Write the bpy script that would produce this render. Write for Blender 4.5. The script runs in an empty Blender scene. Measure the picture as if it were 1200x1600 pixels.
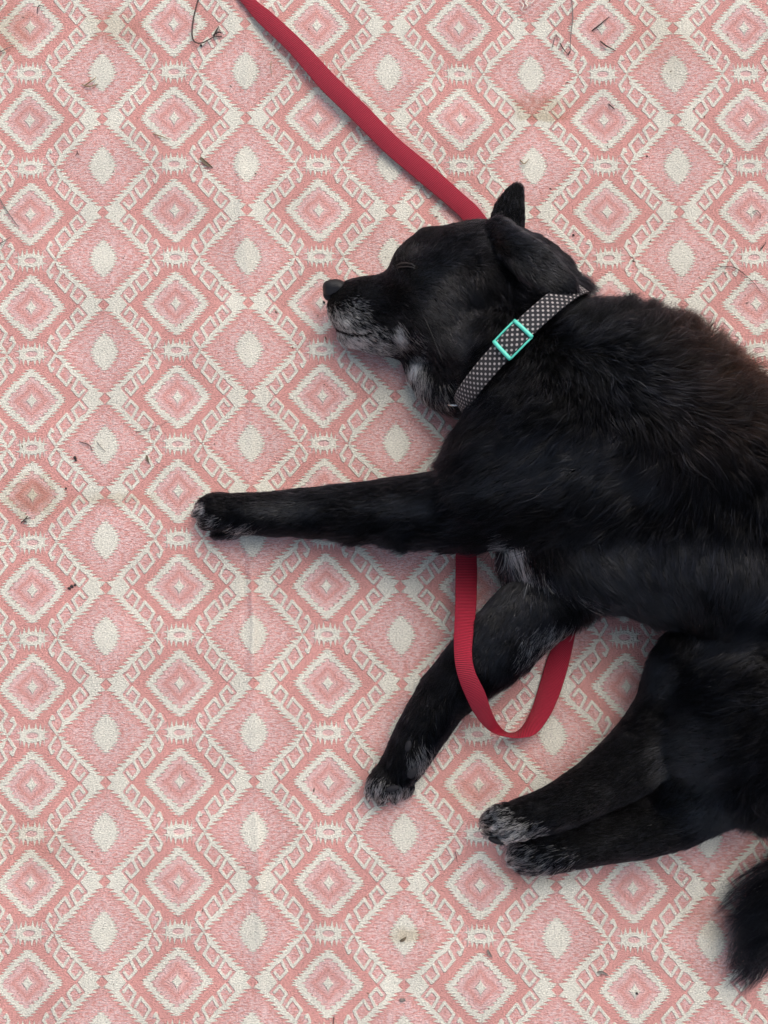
import bpy, bmesh, math, random
import numpy as np
from mathutils import Vector, Matrix, kdtree

FUR_ON = True
random.seed(11)
rng = np.random.default_rng(11)
R = math.radians
S = bpy.context.scene
COL = S.collection

# ------------------------------------------------------------------ camera
PXM = 0.65e-3                 # metres on the rug per photograph pixel, picture centre
DIST = 1.10
TILT = R(3.0)
cam_d = bpy.data.cameras.new('camera')
cam = bpy.data.objects.new('camera', cam_d)
COL.objects.link(cam)
cam.location = (0, -DIST * math.sin(TILT), DIST * math.cos(TILT))
cam.rotation_euler = (TILT, 0, 0)
cam_d.sensor_fit = 'VERTICAL'
cam_d.angle = 2 * math.atan(800 * PXM / DIST)
cam_d.clip_start = 0.05
cam_d.clip_end = 200
S.camera = cam

# ------------------------------------------------------------------ light
SUN_EL, SUN_AZ = R(52), R(24)          # azimuth from +Y towards +X
world = bpy.data.worlds.new('World')
S.world = world
world.use_nodes = True
wn, wl = world.node_tree.nodes, world.node_tree.links
bg = wn['Background']
sky = wn.new('ShaderNodeTexSky')
sky.sky_type = 'NISHITA'
sky.sun_disc = False
sky.sun_elevation = SUN_EL
sky.sun_rotation = SUN_AZ
sky.air_density = 1.0
sky.dust_density = 4.0
hs = wn.new('ShaderNodeHueSaturation')
hs.inputs['Saturation'].default_value = 0.68
wl.new(sky.outputs[0], hs.inputs['Color'])
wl.new(hs.outputs[0], bg.inputs['Color'])
bg.inputs['Strength'].default_value = 0.15
sun_d = bpy.data.lights.new('sun', 'SUN')
sun_d.energy = 1.15
sun_d.angle = R(60)
sun_d.color = (1.0, 0.91, 0.78)
sun = bpy.data.objects.new('sun', sun_d)
COL.objects.link(sun)
sdir = Vector((math.sin(SUN_AZ) * math.cos(SUN_EL), math.cos(SUN_AZ) * math.cos(SUN_EL), math.sin(SUN_EL)))
sun.rotation_euler = sdir.to_track_quat('Z', 'Y').to_euler()
sun.location = (0, 0, 3)

S.view_settings.view_transform = 'Standard'
S.view_settings.look = 'None'
S.view_settings.gamma = 1
S.view_settings.use_curve_mapping = False
S.view_settings.exposure = 0.40
S.render.engine = 'CYCLES'
S.cycles.max_bounces = 8
S.cycles_curves.shape = 'RIBBONS'

# ------------------------------------------------------------------ helpers
CT, ST = math.cos(TILT), math.sin(TILT)

def at(px, py, z=0.0):
    """World point at height z that the photograph shows at pixel (px, py)."""
    dx, dy, dz = (px - 600) * PXM / DIST, (800 - py) * PXM / DIST, -1.0
    wy, wz = dy * CT - dz * ST, dy * ST + dz * CT
    t = (z - cam.location.z) / wz
    return Vector((dx * t, cam.location.y + wy * t, z))

def to_px(P):
    """Pixels of an (n,3) array of world points."""
    x, y, z = P[:, 0], P[:, 1] - cam.location.y, P[:, 2] - cam.location.z
    cy, cz = y * CT + z * ST, -y * ST + z * CT
    k = DIST / PXM
    return np.stack([600 + x / -cz * k, 800 - cy / -cz * k], 1)

def scale_at(z):
    return PXM * (DIST - z) / DIST

def tag(o, label=None, cat=None, group=None, kind=None):
    for k, v in (('label', label), ('category', cat), ('group', group), ('kind', kind)):
        if v:
            o[k] = v
    return o

def empty(name, loc):
    o = bpy.data.objects.new(name, None)
    o.empty_display_size = 0.05
    COL.objects.link(o)
    o.location = loc
    return o

def mesh_obj(name, verts, faces, mat, parent=None, smooth=True):
    me = bpy.data.meshes.new(name)
    me.from_pydata([tuple(v) for v in verts], [], faces)
    me.materials.append(mat)
    if smooth:
        me.shade_smooth()
    me.update()
    o = bpy.data.objects.new(name, me)
    COL.objects.link(o)
    if parent is not None:
        o.parent = parent
        o.matrix_parent_inverse = Matrix.Translation(parent.location).inverted()
    return o

def tube(pts, rads, n=7):
    """Closed tapered tube along points; returns verts, faces."""
    pts = [Vector(p) for p in pts]
    V, F = [], []
    m = len(pts)
    prev = None
    for i, p in enumerate(pts):
        t = (pts[min(i + 1, m - 1)] - pts[max(i - 1, 0)]).normalized()
        a = prev if prev is not None else (Vector((0, 0, 1)) if abs(t.z) < 0.9 else Vector((1, 0, 0)))
        a = (a - t * a.dot(t)).normalized()
        prev = a
        b = t.cross(a)
        for k in range(n):
            w = 2 * math.pi * k / n
            V.append(p + (a * math.cos(w) + b * math.sin(w)) * rads[i])
    for i in range(m - 1):
        for k in range(n):
            k2 = (k + 1) % n
            F.append((i * n + k, i * n + k2, (i + 1) * n + k2, (i + 1) * n + k))
    F.append(tuple(range(n - 1, -1, -1)))
    F.append(tuple((m - 1) * n + k for k in range(n)))
    return V, F

def catmull(rows, per=10):
    A = np.array(rows, float)
    n = len(A)
    out = []
    for i in range(n - 1):
        p0, p1, p2, p3 = A[max(i - 1, 0)], A[i], A[i + 1], A[min(i + 2, n - 1)]
        for t in np.linspace(0, 1, per, endpoint=False):
            out.append(0.5 * (2 * p1 + (p2 - p0) * t + (2 * p0 - 5 * p1 + 4 * p2 - p3) * t * t + (3 * p1 - p0 - 3 * p2 + p3) * t ** 3))
    out.append(A[-1])
    return np.array(out)

class G:
    """Small expression helper over shader math nodes."""
    def __init__(self, nt, sock):
        self.nt, self.s = nt, sock
    def _op(self, op, *args, clamp=False):
        n = self.nt.nodes.new('ShaderNodeMath')
        n.operation = op
        n.use_clamp = clamp
        for i, a in enumerate((self,) + args):
            if isinstance(a, G):
                self.nt.links.new(a.s, n.inputs[i])
            else:
                n.inputs[i].default_value = a
        return G(self.nt, n.outputs[0])
    def __add__(self, o): return self._op('ADD', o)
    __radd__ = __add__
    def __sub__(self, o): return self._op('SUBTRACT', o)
    def __rsub__(self, o): return (self * -1.0) + o
    def __mul__(self, o): return self._op('MULTIPLY', o)
    __rmul__ = __mul__
    def __truediv__(self, o): return self._op('DIVIDE', o)
    def abs(self): return self._op('ABSOLUTE')
    def min(self, o): return self._op('MINIMUM', o)
    def max(self, o): return self._op('MAXIMUM', o)
    def pow(self, o): return self._op('POWER', o)
    def sqrt(self): return self._op('SQRT')
    def frac(self): return self._op('FRACT')
    def sin(self): return self._op('SINE')
    def atan2(self, o): return self._op('ARCTAN2', o)
    def pingpong(self, o): return self._op('PINGPONG', o)
    def step(self, w):          # 0 -> 1 across zero over a width w
        return (self * (1.0 / w))._op('ADD', 0.5, clamp=True)

def new_mat(name):
    m = bpy.data.materials.new(name)
    m.use_nodes = True
    nt = m.node_tree
    return m, nt, nt.nodes['Principled BSDF']

def simple(name, col, rough=0.6, metal=0.0, spec=0.5, var=0.15, scale=300.0, bump=0.0):
    m, nt, b = new_mat(name)
    b.inputs['Roughness'].default_value = rough
    b.inputs['Metallic'].default_value = metal
    b.inputs['Specular IOR Level'].default_value = spec
    tc = nt.nodes.new('ShaderNodeTexCoord')
    nz = nt.nodes.new('ShaderNodeTexNoise')
    nz.inputs['Scale'].default_value = scale
    nz.inputs['Detail'].default_value = 3
    nt.links.new(tc.outputs['Object'], nz.inputs['Vector'])
    mx = nt.nodes.new('ShaderNodeMix')
    mx.data_type = 'RGBA'
    mx.inputs[6].default_value = (*[c * (1 - var) for c in col], 1)
    mx.inputs[7].default_value = (*[min(1, c * (1 + var)) for c in col], 1)
    nt.links.new(nz.outputs['Fac'], mx.inputs[0])
    nt.links.new(mx.outputs[2], b.inputs['Base Color'])
    if bump:
        bp = nt.nodes.new('ShaderNodeBump')
        bp.inputs['Strength'].default_value = 0.6
        bp.inputs['Distance'].default_value = bump
        nt.links.new(nz.outputs['Fac'], bp.inputs['Height'])
        nt.links.new(bp.outputs[0], b.inputs['Normal'])
    return m

# ------------------------------------------------------------------ ground
def lawn_material():
    m, nt, b = new_mat('lawn')
    tc = nt.nodes.new('ShaderNodeTexCoord')
    nz = nt.nodes.new('ShaderNodeTexNoise')
    nz.inputs['Scale'].default_value = 5
    nz.inputs['Detail'].default_value = 8
    nt.links.new(tc.outputs['Object'], nz.inputs['Vector'])
    cr = nt.nodes.new('ShaderNodeValToRGB')
    e = cr.color_ramp.elements
    e[0].position, e[0].color = 0.35, (0.045, 0.06, 0.02, 1)
    e[1].position, e[1].color = 0.65, (0.16, 0.13, 0.065, 1)
    nt.links.new(nz.outputs['Fac'], cr.inputs[0])
    nt.links.new(cr.outputs[0], b.inputs['Base Color'])
    b.inputs['Roughness'].default_value = 0.95
    bp = nt.nodes.new('ShaderNodeBump')
    bp.inputs['Distance'].default_value = 0.02
    nt.links.new(nz.outputs['Fac'], bp.inputs['Height'])
    nt.links.new(bp.outputs[0], b.inputs['Normal'])
    return m
gr = mesh_obj('ground', [(-60, -60, -0.012), (60, -60, -0.012), (60, 60, -0.012), (-60, 60, -0.012)], [(0, 1, 2, 3)], lawn_material())
tag(gr, kind='structure')

# ------------------------------------------------------------------ rug: woven repeat
# where the centres of the woven medallions lie (column, row, pixel)
MED = [(0, 0, 44, 39), (0, 1, 48, 189), (0, 2, 46, 336), (0, 3, 50, 482), (0, 4, 51, 628), (0, 5, 51, 772), (0, 6, 49, 923), (0, 7, 49, 1073), (0, 8, 49, 1228), (0, 9, 44, 1380), (0, 10, 40, 1539),
       (1, 0, 274, 38), (1, 1, 271, 183), (1, 2, 273, 328), (1, 3, 275, 474), (1, 4, 276, 620), (1, 5, 277, 766), (1, 6, 278, 914), (1, 7, 282, 1067), (1, 8, 283, 1222), (1, 9, 281, 1373), (1, 10, 278, 1535),
       (2, 0, 496, 43), (2, 1, 495, 187), (2, 2, 495, 328), (2, 3, 498, 473), (2, 4, 501, 618), (2, 6, 511, 915), (2, 7, 513, 1069), (2, 8, 514, 1227), (2, 9, 513, 1378), (2, 10, 512, 1541),
       (3, 0, 719, 39), (3, 1, 722, 183), (3, 8, 748, 1228), (3, 9, 748, 1380), (3, 10, 753, 1542),
       (4, 0, 942, 47), (4, 1, 944, 188), (4, 2, 949, 328), (4, 7, 979, 1074), (4, 9, 988, 1392), (4, 10, 993, 1548),
       (5, 0, 1158, 43), (5, 1, 1170, 186), (5, 2, 1175, 330), (5, 3, 1186, 474)]
MED = np.array(MED, float)

def _basis(x, y):
    x, y = (x - 600) / 600, (y - 800) / 800
    return np.stack([np.ones_like(x), x, y, x * x, x * y, y * y, x ** 3, x * x * y, x * y * y, y ** 3, y ** 4], 1)
_cf, *_ = np.linalg.lstsq(_basis(MED[:, 2], MED[:, 3]), MED[:, :2], rcond=None)

def tile_coords(px):
    c = np.stack([np.clip(px[:, 0], -40, 1240), np.clip(px[:, 1], -40, 1640)], 1)
    base = _basis(c[:, 0], c[:, 1]) @ _cf
    d = px - c
    e = 10.0
    gx = (_basis(c[:, 0] + e, c[:, 1]) @ _cf - _basis(c[:, 0] - e, c[:, 1]) @ _cf) / (2 * e)
    gy = (_basis(c[:, 0], c[:, 1] + e) @ _cf - _basis(c[:, 0], c[:, 1] - e) @ _cf) / (2 * e)
    return base + gx * d[:, :1] + gy * d[:, 1:]

def rug_material():
    m, nt, b = new_mat('woven_cotton')
    L = nt.links.new
    uvn = nt.nodes.new('ShaderNodeUVMap')
    uvn.uv_map = 'weave'
    sp = nt.nodes.new('ShaderNodeSeparateXYZ')
    L(uvn.outputs[0], sp.inputs[0])
    U, V = G(nt, sp.outputs[0]), G(nt, sp.outputs[1])
    W, H = 232.0, 152.0
    def noise(sx, sy, detail=2.0, off=0.0):
        cb = nt.nodes.new('ShaderNodeCombineXYZ')
        L((U * (W * sx) + off).s, cb.inputs[0])
        L((V * (H * sy) + off).s, cb.inputs[1])
        n = nt.nodes.new('ShaderNodeTexNoise')
        n.noise_dimensions = '2D'
        n.inputs['Scale'].default_value = 1.0
        n.inputs['Detail'].default_value = detail
        L(cb.outputs[0], n.inputs['Vector'])
        return G(nt, n.outputs['Fac'])
    n_edge = noise(0.16, 0.45, 1.0) - 0.5
    n_edge2 = noise(0.05, 0.05, 1.0, 40) - 0.5
    u0 = ((U + 0.5).frac() - 0.5).abs() * W
    v0 = ((V + 0.5).frac() - 0.5).abs() * H
    # small wander of every woven edge
    u = u0 + n_edge * 5.0 + n_edge2 * 4.0
    v = v0 + n_edge2 * 4.0
    s = u + v
    tooth = (v0 * (1 / 3.1)).pingpong(1.0) - 0.5          # horizontal teeth
    tooth2 = (v0 * (1 / 2.3) + 0.35).pingpong(1.0) - 0.5
    # star in the middle
    star = 1.0 - ((u0 / 9.0).pow(0.8) + (v0 / 12.0).pow(0.8))
    c_star = star.step(0.2)
    # toothed ring
    d_out = ((u * u + v * v + u * v * 1.70).sqrt() - 54.6 + tooth2 * 7.5).max(v - 53.0)
    d_in = ((u * u + v * v * 1.0 + u * v * 1.55).sqrt() - 39.5 + tooth * 5.0)
    c_ring = (d_out.max(d_in * -1.0) * -1.0).step(1.3)
    # hooks
    cbv = nt.nodes.new('ShaderNodeCombineXYZ')
    L((u0 + n_edge * 1.6).s, cbv.inputs[0])
    L((v0 + n_edge2 * 1.4).s, cbv.inputs[1])
    hooks = [[(82, 14.8), (74.2, 5.2), (63.8, 16.7), (72, 32.0)],
             [(63.0, 37.0), (54.7, 23.6), (40.2, 40.6), (48.3, 55.3)],
             [(33.4, 51.3), (31.0, 47.6), (26.9, 57.5), (36.5, 72.0)]]
    dmin = None
    for hk in hooks:
        for (ax, ay), (bx, by) in zip(hk[:-1], hk[1:]):
            ba = (bx - ax, by - ay)
            l2 = ba[0] ** 2 + ba[1] ** 2
            sub = nt.nodes.new('ShaderNodeVectorMath'); sub.operation = 'SUBTRACT'
            L(cbv.outputs[0], sub.inputs[0]); sub.inputs[1].default_value = (ax, ay, 0)
            dot = nt.nodes.new('ShaderNodeVectorMath'); dot.operation = 'DOT_PRODUCT'
            L(sub.outputs[0], dot.inputs[0]); dot.inputs[1].default_value = (ba[0] / l2, ba[1] / l2, 0)
            h = G(nt, dot.outputs['Value'])._op('ADD', 0.0, clamp=True)
            sc = nt.nodes.new('ShaderNodeVectorMath'); sc.operation = 'SCALE'
            sc.inputs[0].default_value = (ba[0], ba[1], 0); L(h.s, sc.inputs['Scale'])
            s2 = nt.nodes.new('ShaderNodeVectorMath'); s2.operation = 'DISTANCE'
            L(sub.outputs[0], s2.inputs[0]); L(sc.outputs[0], s2.inputs[1])
            dd = G(nt, s2.outputs['Value'])
            dmin = dd if dmin is None else dmin.min(dd)
    c_hook = (2.45 - dmin).step(1.2)
    # toothed strip between the two families of diamonds
    inn = (s - 104.6 - (v0 - 58.0).max(0.0) * 0.45).max(u0 - v0 * 0.8 - 78.0)
    outr = 119.0 + tooth * 11.5 + n_edge * 5.0 - s
    small = (u0 * -1.0 + 116.0) + v0 - 9.5               # little diamond between two strips
    c_strip = inn.min(outr.max(small.min(8.0 - v0))).min(small).step(1.4)
    # oval in the plain diamond
    uo = 116.0 - u0
    vo = 76.0 - v0
    c_oval = (21.0 - (vo / 32.0).abs().pow(1.85) * 21.0 + tooth2 * 6.5 + n_edge * 4.0 - uo).step(1.4)
    # sunburst
    comb = (u0 * (1 / 3.6) + 0.5).pingpong(1.0)            # upright spikes
    comb2 = (vo * (1 / 3.4) + 0.5).pingpong(1.0)           # spikes at both ends
    r_in = ((u0 / 18.0).pow(2.0) + (vo / 11.0).pow(2.0)).sqrt()
    up = (21.5 - u0 * 0.22 - comb * 15.5 - vo).min(19.5 - u0)
    sd = (26.5 - comb2 * 14.0 - u0).min(8.0 - vo)
    c_sun = ((1.0 - r_in) * 12.0).max(up).max(sd).step(1.3)
    core = (1.0 - ((u0 / 9.0).pow(2.0) + (vo / 4.6).pow(2.0)).sqrt()).step(0.3)
    c_sun = c_sun * (1.0 - core)
    cream = c_star.max(c_ring).max(c_hook).max(c_strip).max(c_oval).max(c_sun)
    # dusty rose: plain diamonds, hook fields, tips of the medallion
    speck = noise(0.11, 0.36, 3.0, 9.0)
    mott = noise(0.05, 0.07, 1.0, 90.0)
    plain = (s - 128.0).step(18.0) * ((speck - 0.5) * 4.2 + 0.56)._op('ADD', 0.0, clamp=True)
    tips = ((s - 28.0).step(9.0) * (42.0 - s).step(6.0)) * ((speck - 0.5) * 2.6 + 0.75)._op('ADD', 0.0, clamp=True)
    halo = (17.0 - s).step(10.0) * 0.7
    hookf = ((s - 80.0).step(4.0) * (104.0 - s).step(4.0)) * ((speck - 0.5) * 2.6 + 0.35)._op('ADD', 0.0, clamp=True)
    rose = plain.max(tips).max(halo).max(hookf).max(core * 0.7)
    def mix(f, a, bb):
        n = nt.nodes.new('ShaderNodeMix'); n.data_type = 'RGBA'
        L(f.s, n.inputs[0])
        for k, x in ((6, a), (7, bb)):
            if isinstance(x, tuple): n.inputs[k].default_value = (*x, 1)
            else: L(x, n.inputs[k])
        return n.outputs[2]
    pink = mix(rose, (0.650, 0.325, 0.292), (0.725, 0.510, 0.490))
    col = mix(cream, pink, (0.700, 0.675, 0.585))
    # yarn: twill in the pink, fine ribs in the cream, flecks everywhere
    tw = ((U * W + V * H) * (2 * math.pi / 2.9)).sin()
    rib = ((V * H) * (2 * math.pi / 2.5)).sin()
    flk = noise(0.30, 0.75, 2.0, 33.0) - 0.5
    flk2 = noise(0.42, 0.62, 1.0, 77.0) - 0.5
    wear = noise(0.012, 0.012, 3.0, 5.0) - 0.5
    val = (tw * 0.11) * (1.0 - cream) + rib * 0.05 * cream + flk * 0.75 + flk2 * 0.75 + wear * 0.32 + 1.0
    hv = nt.nodes.new('ShaderNodeHueSaturation')
    L(val.s, hv.inputs['Value']); L(col, hv.inputs['Color'])
    col = hv.outputs[0]
    # stains and grime, each at its own place on the cloth
    def spot(px, py, rx, ry):
        t = tile_coords(np.array([[px, py]], float))[0]
        du = (U - float(t[0])) * (W / rx)
        dv = (V - float(t[1])) * (H / ry)
        return (1.0 - (du.pow(2.0) + dv.pow(2.0)).sqrt() + (noise(0.06, 0.08, 3.0, 3.0) - 0.5) * 1.6).step(0.9)
    grime = None
    for px, py, rx, ry, k in ((50, 775, 42, 30, .55), (845, 165, 45, 20, .5), (850, 182, 36, 8, .6), (640, 1462, 34, 10, .5), (180, 40, 42, 26, .35),
                              (15, 50, 36, 40, .4), (175, 780, 70, 10, .35), (1120, 1440, 40, 30, .3), (830, 1370, 60, 14, .25), (735, 1240, 34, 20, .3), (40, 1320, 60, 40, .2), (1030, 60, 50, 60, .2)):
        g = spot(px, py, rx, ry) * k
        grime = g if grime is None else grime.max(g)
    mul = nt.nodes.new('ShaderNodeMix'); mul.data_type = 'RGBA'; mul.blend_type = 'MULTIPLY'
    L(grime.s, mul.inputs[0]); L(col, mul.inputs[6]); mul.inputs[7].default_value = (0.62, 0.50, 0.36, 1)
    L(mul.outputs[2], b.inputs['Base Color'])
    b.inputs['Roughness'].default_value = 0.95
    b.inputs['Specular IOR Level'].default_value = 0.1
    hgt = cream * 0.95 + flk * 1.3 + flk2 * 0.8 + tw * 0.12 * (1.0 - cream) + speck * 0.5
    bp = nt.nodes.new('ShaderNodeBump')
    bp.inputs['Strength'].default_value = 1.0
    bp.inputs['Distance'].default_value = 0.0013
    L(hgt.s, bp.inputs['Height'])
    L(bp.outputs[0], b.inputs['Normal'])
    return m

def rug_height(x, y):
    px = to_px(np.stack([x, y, np.zeros_like(x)], 1))
    X, Y = px[:, 0], px[:, 1]
    z = 0.0014 * np.sin(x * 9 + 1.3 * np.sin(y * 5)) * np.sin(y * 7 + 0.8) + 0.0013 * np.sin(x * 23 + y * 17) * np.sin(y * 19 - x * 6) + 0.0007 * np.sin(x * 61 + 2 * np.sin(y * 13)) * np.sin(y * 31 + np.sin(x * 17))
    # the long fold down the left third, and its companions
    for x0, sl, a0, wd, ya, yb, ph in ((382, 0.010, 1.0, 9, -200, 1800, 0), (393, 0.004, 2.2, 5, 800, 1260, 1), (378, 0.004, -1.2, 6, 560, 1260, 2), (404, 0.0, 1.6, 6, 1080, 1800, 4),
                                       (420, -0.01, 0.9, 9, 1150, 1700, 3), (372, 0.0, 1.1, 7, -200, 420, 5), (722, 0.03, 0.7, 10, 1130, 1700, 6), (1062, 0.02, 1.0, 10, -100, 430, 7), (1006, 0.03, 0.8, 9, -100, 300, 2)):
        xc = x0 + sl * (Y - 0) + 4.0 * np.sin(Y / 90.0 + ph) + 2.2 * np.sin(Y / 31.0 + ph * 2)
        fade = np.clip((Y - ya) / 80, 0, 1) * np.clip((yb - Y) / 120, 0, 1)
        amp = a0 * (0.5 + 0.5 * np.sin(Y / 52.0 + ph * 1.7)) * fade
        z += 0.0019 * amp * np.exp(-((X - xc) / wd) ** 2)
    return z - 0.001

def build_rug():
    xa = np.unique(np.round(np.concatenate([np.arange(-1.0, -0.19, 0.006), np.arange(-0.19, -0.09, 0.0016), np.arange(-0.09, 1.25, 0.006)]), 5))
    ya = np.arange(-1.1, 0.85, 0.006)
    X, Y = np.meshgrid(xa, ya, indexing='ij')
    x, y = X.ravel(), Y.ravel()
    z = rug_height(x, y)
    nx, ny = len(xa), len(ya)
    top = np.stack([x, y, z], 1)
    idx = np.arange(nx * ny).reshape(nx, ny)
    quads = np.stack([idx[:-1, :-1], idx[1:, :-1], idx[1:, 1:], idx[:-1, 1:]], -1).reshape(-1, 4)
    # border runs down to the ground so that the cloth has a real edge
    ring = np.concatenate([idx[:, 0], idx[-1, 1:], idx[-2::-1, -1], idx[0, -2:0:-1]])
    low = top[ring].copy(); low[:, 2] = -0.011
    n0 = len(top)
    k = len(ring)
    li = np.arange(k) + n0
    skirt = np.stack([ring, li, np.roll(li, -1), np.roll(ring, -1)], 1)
    V = np.concatenate([top, low])
    Fq = np.concatenate([quads, skirt])
    me = bpy.data.meshes.new('rug')
    me.vertices.add(len(V)); me.vertices.foreach_set('co', V.ravel())
    me.loops.add(Fq.size); me.loops.foreach_set('vertex_index', Fq.ravel().astype(np.int32))
    me.polygons.add(len(Fq)); me.polygons.foreach_set('loop_start', np.arange(0, Fq.size, 4, dtype=np.int32))
    me.update(calc_edges=True)
    uv = me.uv_layers.new(name='weave')
    flat = V.copy(); flat[:, 2] = 0
    t = tile_coords(to_px(flat))
    uv.data.foreach_set('uv', t[Fq.ravel()].ravel().astype(np.float32))
    me.materials.append(rug_material())
    me.shade_smooth()
    o = bpy.data.objects.new('rug', me)
    COL.objects.link(o)
    return tag(o, 'pink and cream woven kilim rug with diamond pattern that the dog lies on', 'rug')
build_rug()

# ------------------------------------------------------------------ distance-field modelling
def smin(a, b, k):
    h = np.clip(0.5 + 0.5 * (b - a) / k, 0, 1)
    return b + (a - b) * h - k * h * (1 - h)

def surface_nets(F, org, h):
    ins = F < 0
    nx, ny, nz = F.shape
    cnt = np.zeros((nx - 1, ny - 1, nz - 1), np.int8)
    for a in (0, 1):
        for b in (0, 1):
            for c in (0, 1):
                cnt += ins[a:nx - 1 + a, b:ny - 1 + b, c:nz - 1 + c]
    act = (cnt > 0) & (cnt < 8)
    ci = np.argwhere(act)
    vid = np.full(act.shape, -1, np.int32)
    vid[act] = np.arange(len(ci))
    acc = np.zeros((len(ci), 3)); num = np.zeros(len(ci))
    corners = [(a, b, c) for a in (0, 1) for b in (0, 1) for c in (0, 1)]
    for p in corners:
        for ax in range(3):
            if p[ax] == 1: continue
            q = list(p); q[ax] = 1
            fp = F[ci[:, 0] + p[0], ci[:, 1] + p[1], ci[:, 2] + p[2]]
            fq = F[ci[:, 0] + q[0], ci[:, 1] + q[1], ci[:, 2] + q[2]]
            mk = (fp < 0) != (fq < 0)
            t = np.where(mk, fp / np.where(fp - fq == 0, 1, fp - fq), 0)
            pos = np.array(p, float)[None] + 0 * acc
            pos[:, ax] += t
            acc[mk] += pos[mk]; num[mk] += 1
    verts = org + (ci + acc / num[:, None]) * h
    faces = []
    for ax in range(3):
        o1, o2 = (ax + 1) % 3, (ax + 2) % 3
        sl0 = [slice(None)] * 3; sl1 = [slice(None)] * 3
        sl0[ax] = slice(0, -1); sl1[ax] = slice(1, None)
        ch = ins[tuple(sl0)] != ins[tuple(sl1)]
        e = np.argwhere(ch)
        ok = (e[:, o1] > 0) & (e[:, o2] > 0) & (e[:, o1] < F.shape[o1] - 1) & (e[:, o2] < F.shape[o2] - 1)
        e = e[ok]
        first_in = ins[e[:, 0], e[:, 1], e[:, 2]]
        def cell(d1, d2):
            c = e.copy(); c[:, o1] += d1; c[:, o2] += d2
            return vid[c[:, 0], c[:, 1], c[:, 2]]
        q = np.stack([cell(-1, -1), cell(0, -1), cell(0, 0), cell(-1, 0)], 1)
        q[~first_in] = q[~first_in][:, ::-1]
        faces.append(q)
    return verts, np.concatenate(faces)

class Field:
    def __init__(self, lo, hi, h):
        self.lo, self.h = np.array(lo, float), h
        self.n = np.ceil((np.array(hi) - self.lo) / h).astype(int) + 1
        self.ax = [self.lo[i] + np.arange(self.n[i]) * h for i in range(3)]
    def blank(self):
        return np.full(self.n, 1.0, np.float32)
    def chain(self, F, pts, k=0.012, pad=0.05):
        """pts: (px, py, z, radius px, z flattening) joined by tapered capsules."""
        if len(pts) == 1: pts = list(pts) * 2
        pts = [tuple(p) if len(p) > 4 else (*p, 1.0) for p in pts]
        if len(pts) > 2: pts = catmull(pts, 4)
        P = [(np.array(at(p[0], p[1], p[2])), max(p[3], .3) * scale_at(p[2]), p[4]) for p in pts]
        T = np.full_like(F, 1.0)
        for (a, ra, fa), (b, rb, fb) in zip(P[:-1], P[1:]):
            rm = max(ra, rb) + pad
            sl = []
            for i in range(3):
                l = int(np.floor((min(a[i], b[i]) - rm - self.lo[i]) / self.h)); u = int(np.ceil((max(a[i], b[i]) + rm - self.lo[i]) / self.h)) + 1
                sl.append(slice(max(l, 0), max(min(u, self.n[i]), 0)))
            if any(s_.stop <= s_.start for s_ in sl): continue
            X = self.ax[0][sl[0]][:, None, None]; Y = self.ax[1][sl[1]][None, :, None]; Z = self.ax[2][sl[2]][None, None, :]
            f = 0.5 * (fa + fb)
            d = b - a; d[2] /= f
            l2 = max(d @ d, 1e-12)
            t = np.clip(((X - a[0]) * d[0] + (Y - a[1]) * d[1] + (Z - a[2]) / f * d[2]) / l2, 0, 1)
            dist = np.sqrt((X - a[0] - t * d[0]) ** 2 + (Y - a[1] - t * d[1]) ** 2 + ((Z - a[2]) / f - t * d[2]) ** 2) - (ra + (rb - ra) * t)
            T[tuple(sl)] = np.minimum(T[tuple(sl)], dist.astype(np.float32))
        F[...] = smin(F, T, k)
        return F

def field_mesh(name, F, fld, mat, parent):
    v, q = surface_nets(F, fld.lo, fld.h)
    return mesh_obj(name, v, [tuple(int(i) for i in f) for f in q], mat, parent), v

# ------------------------------------------------------------------ dog
dog = empty('dog', at(1000, 800, 0))
tag(dog, 'black dog with grey muzzle sleeping on its side on the pink rug', 'dog')

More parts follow.
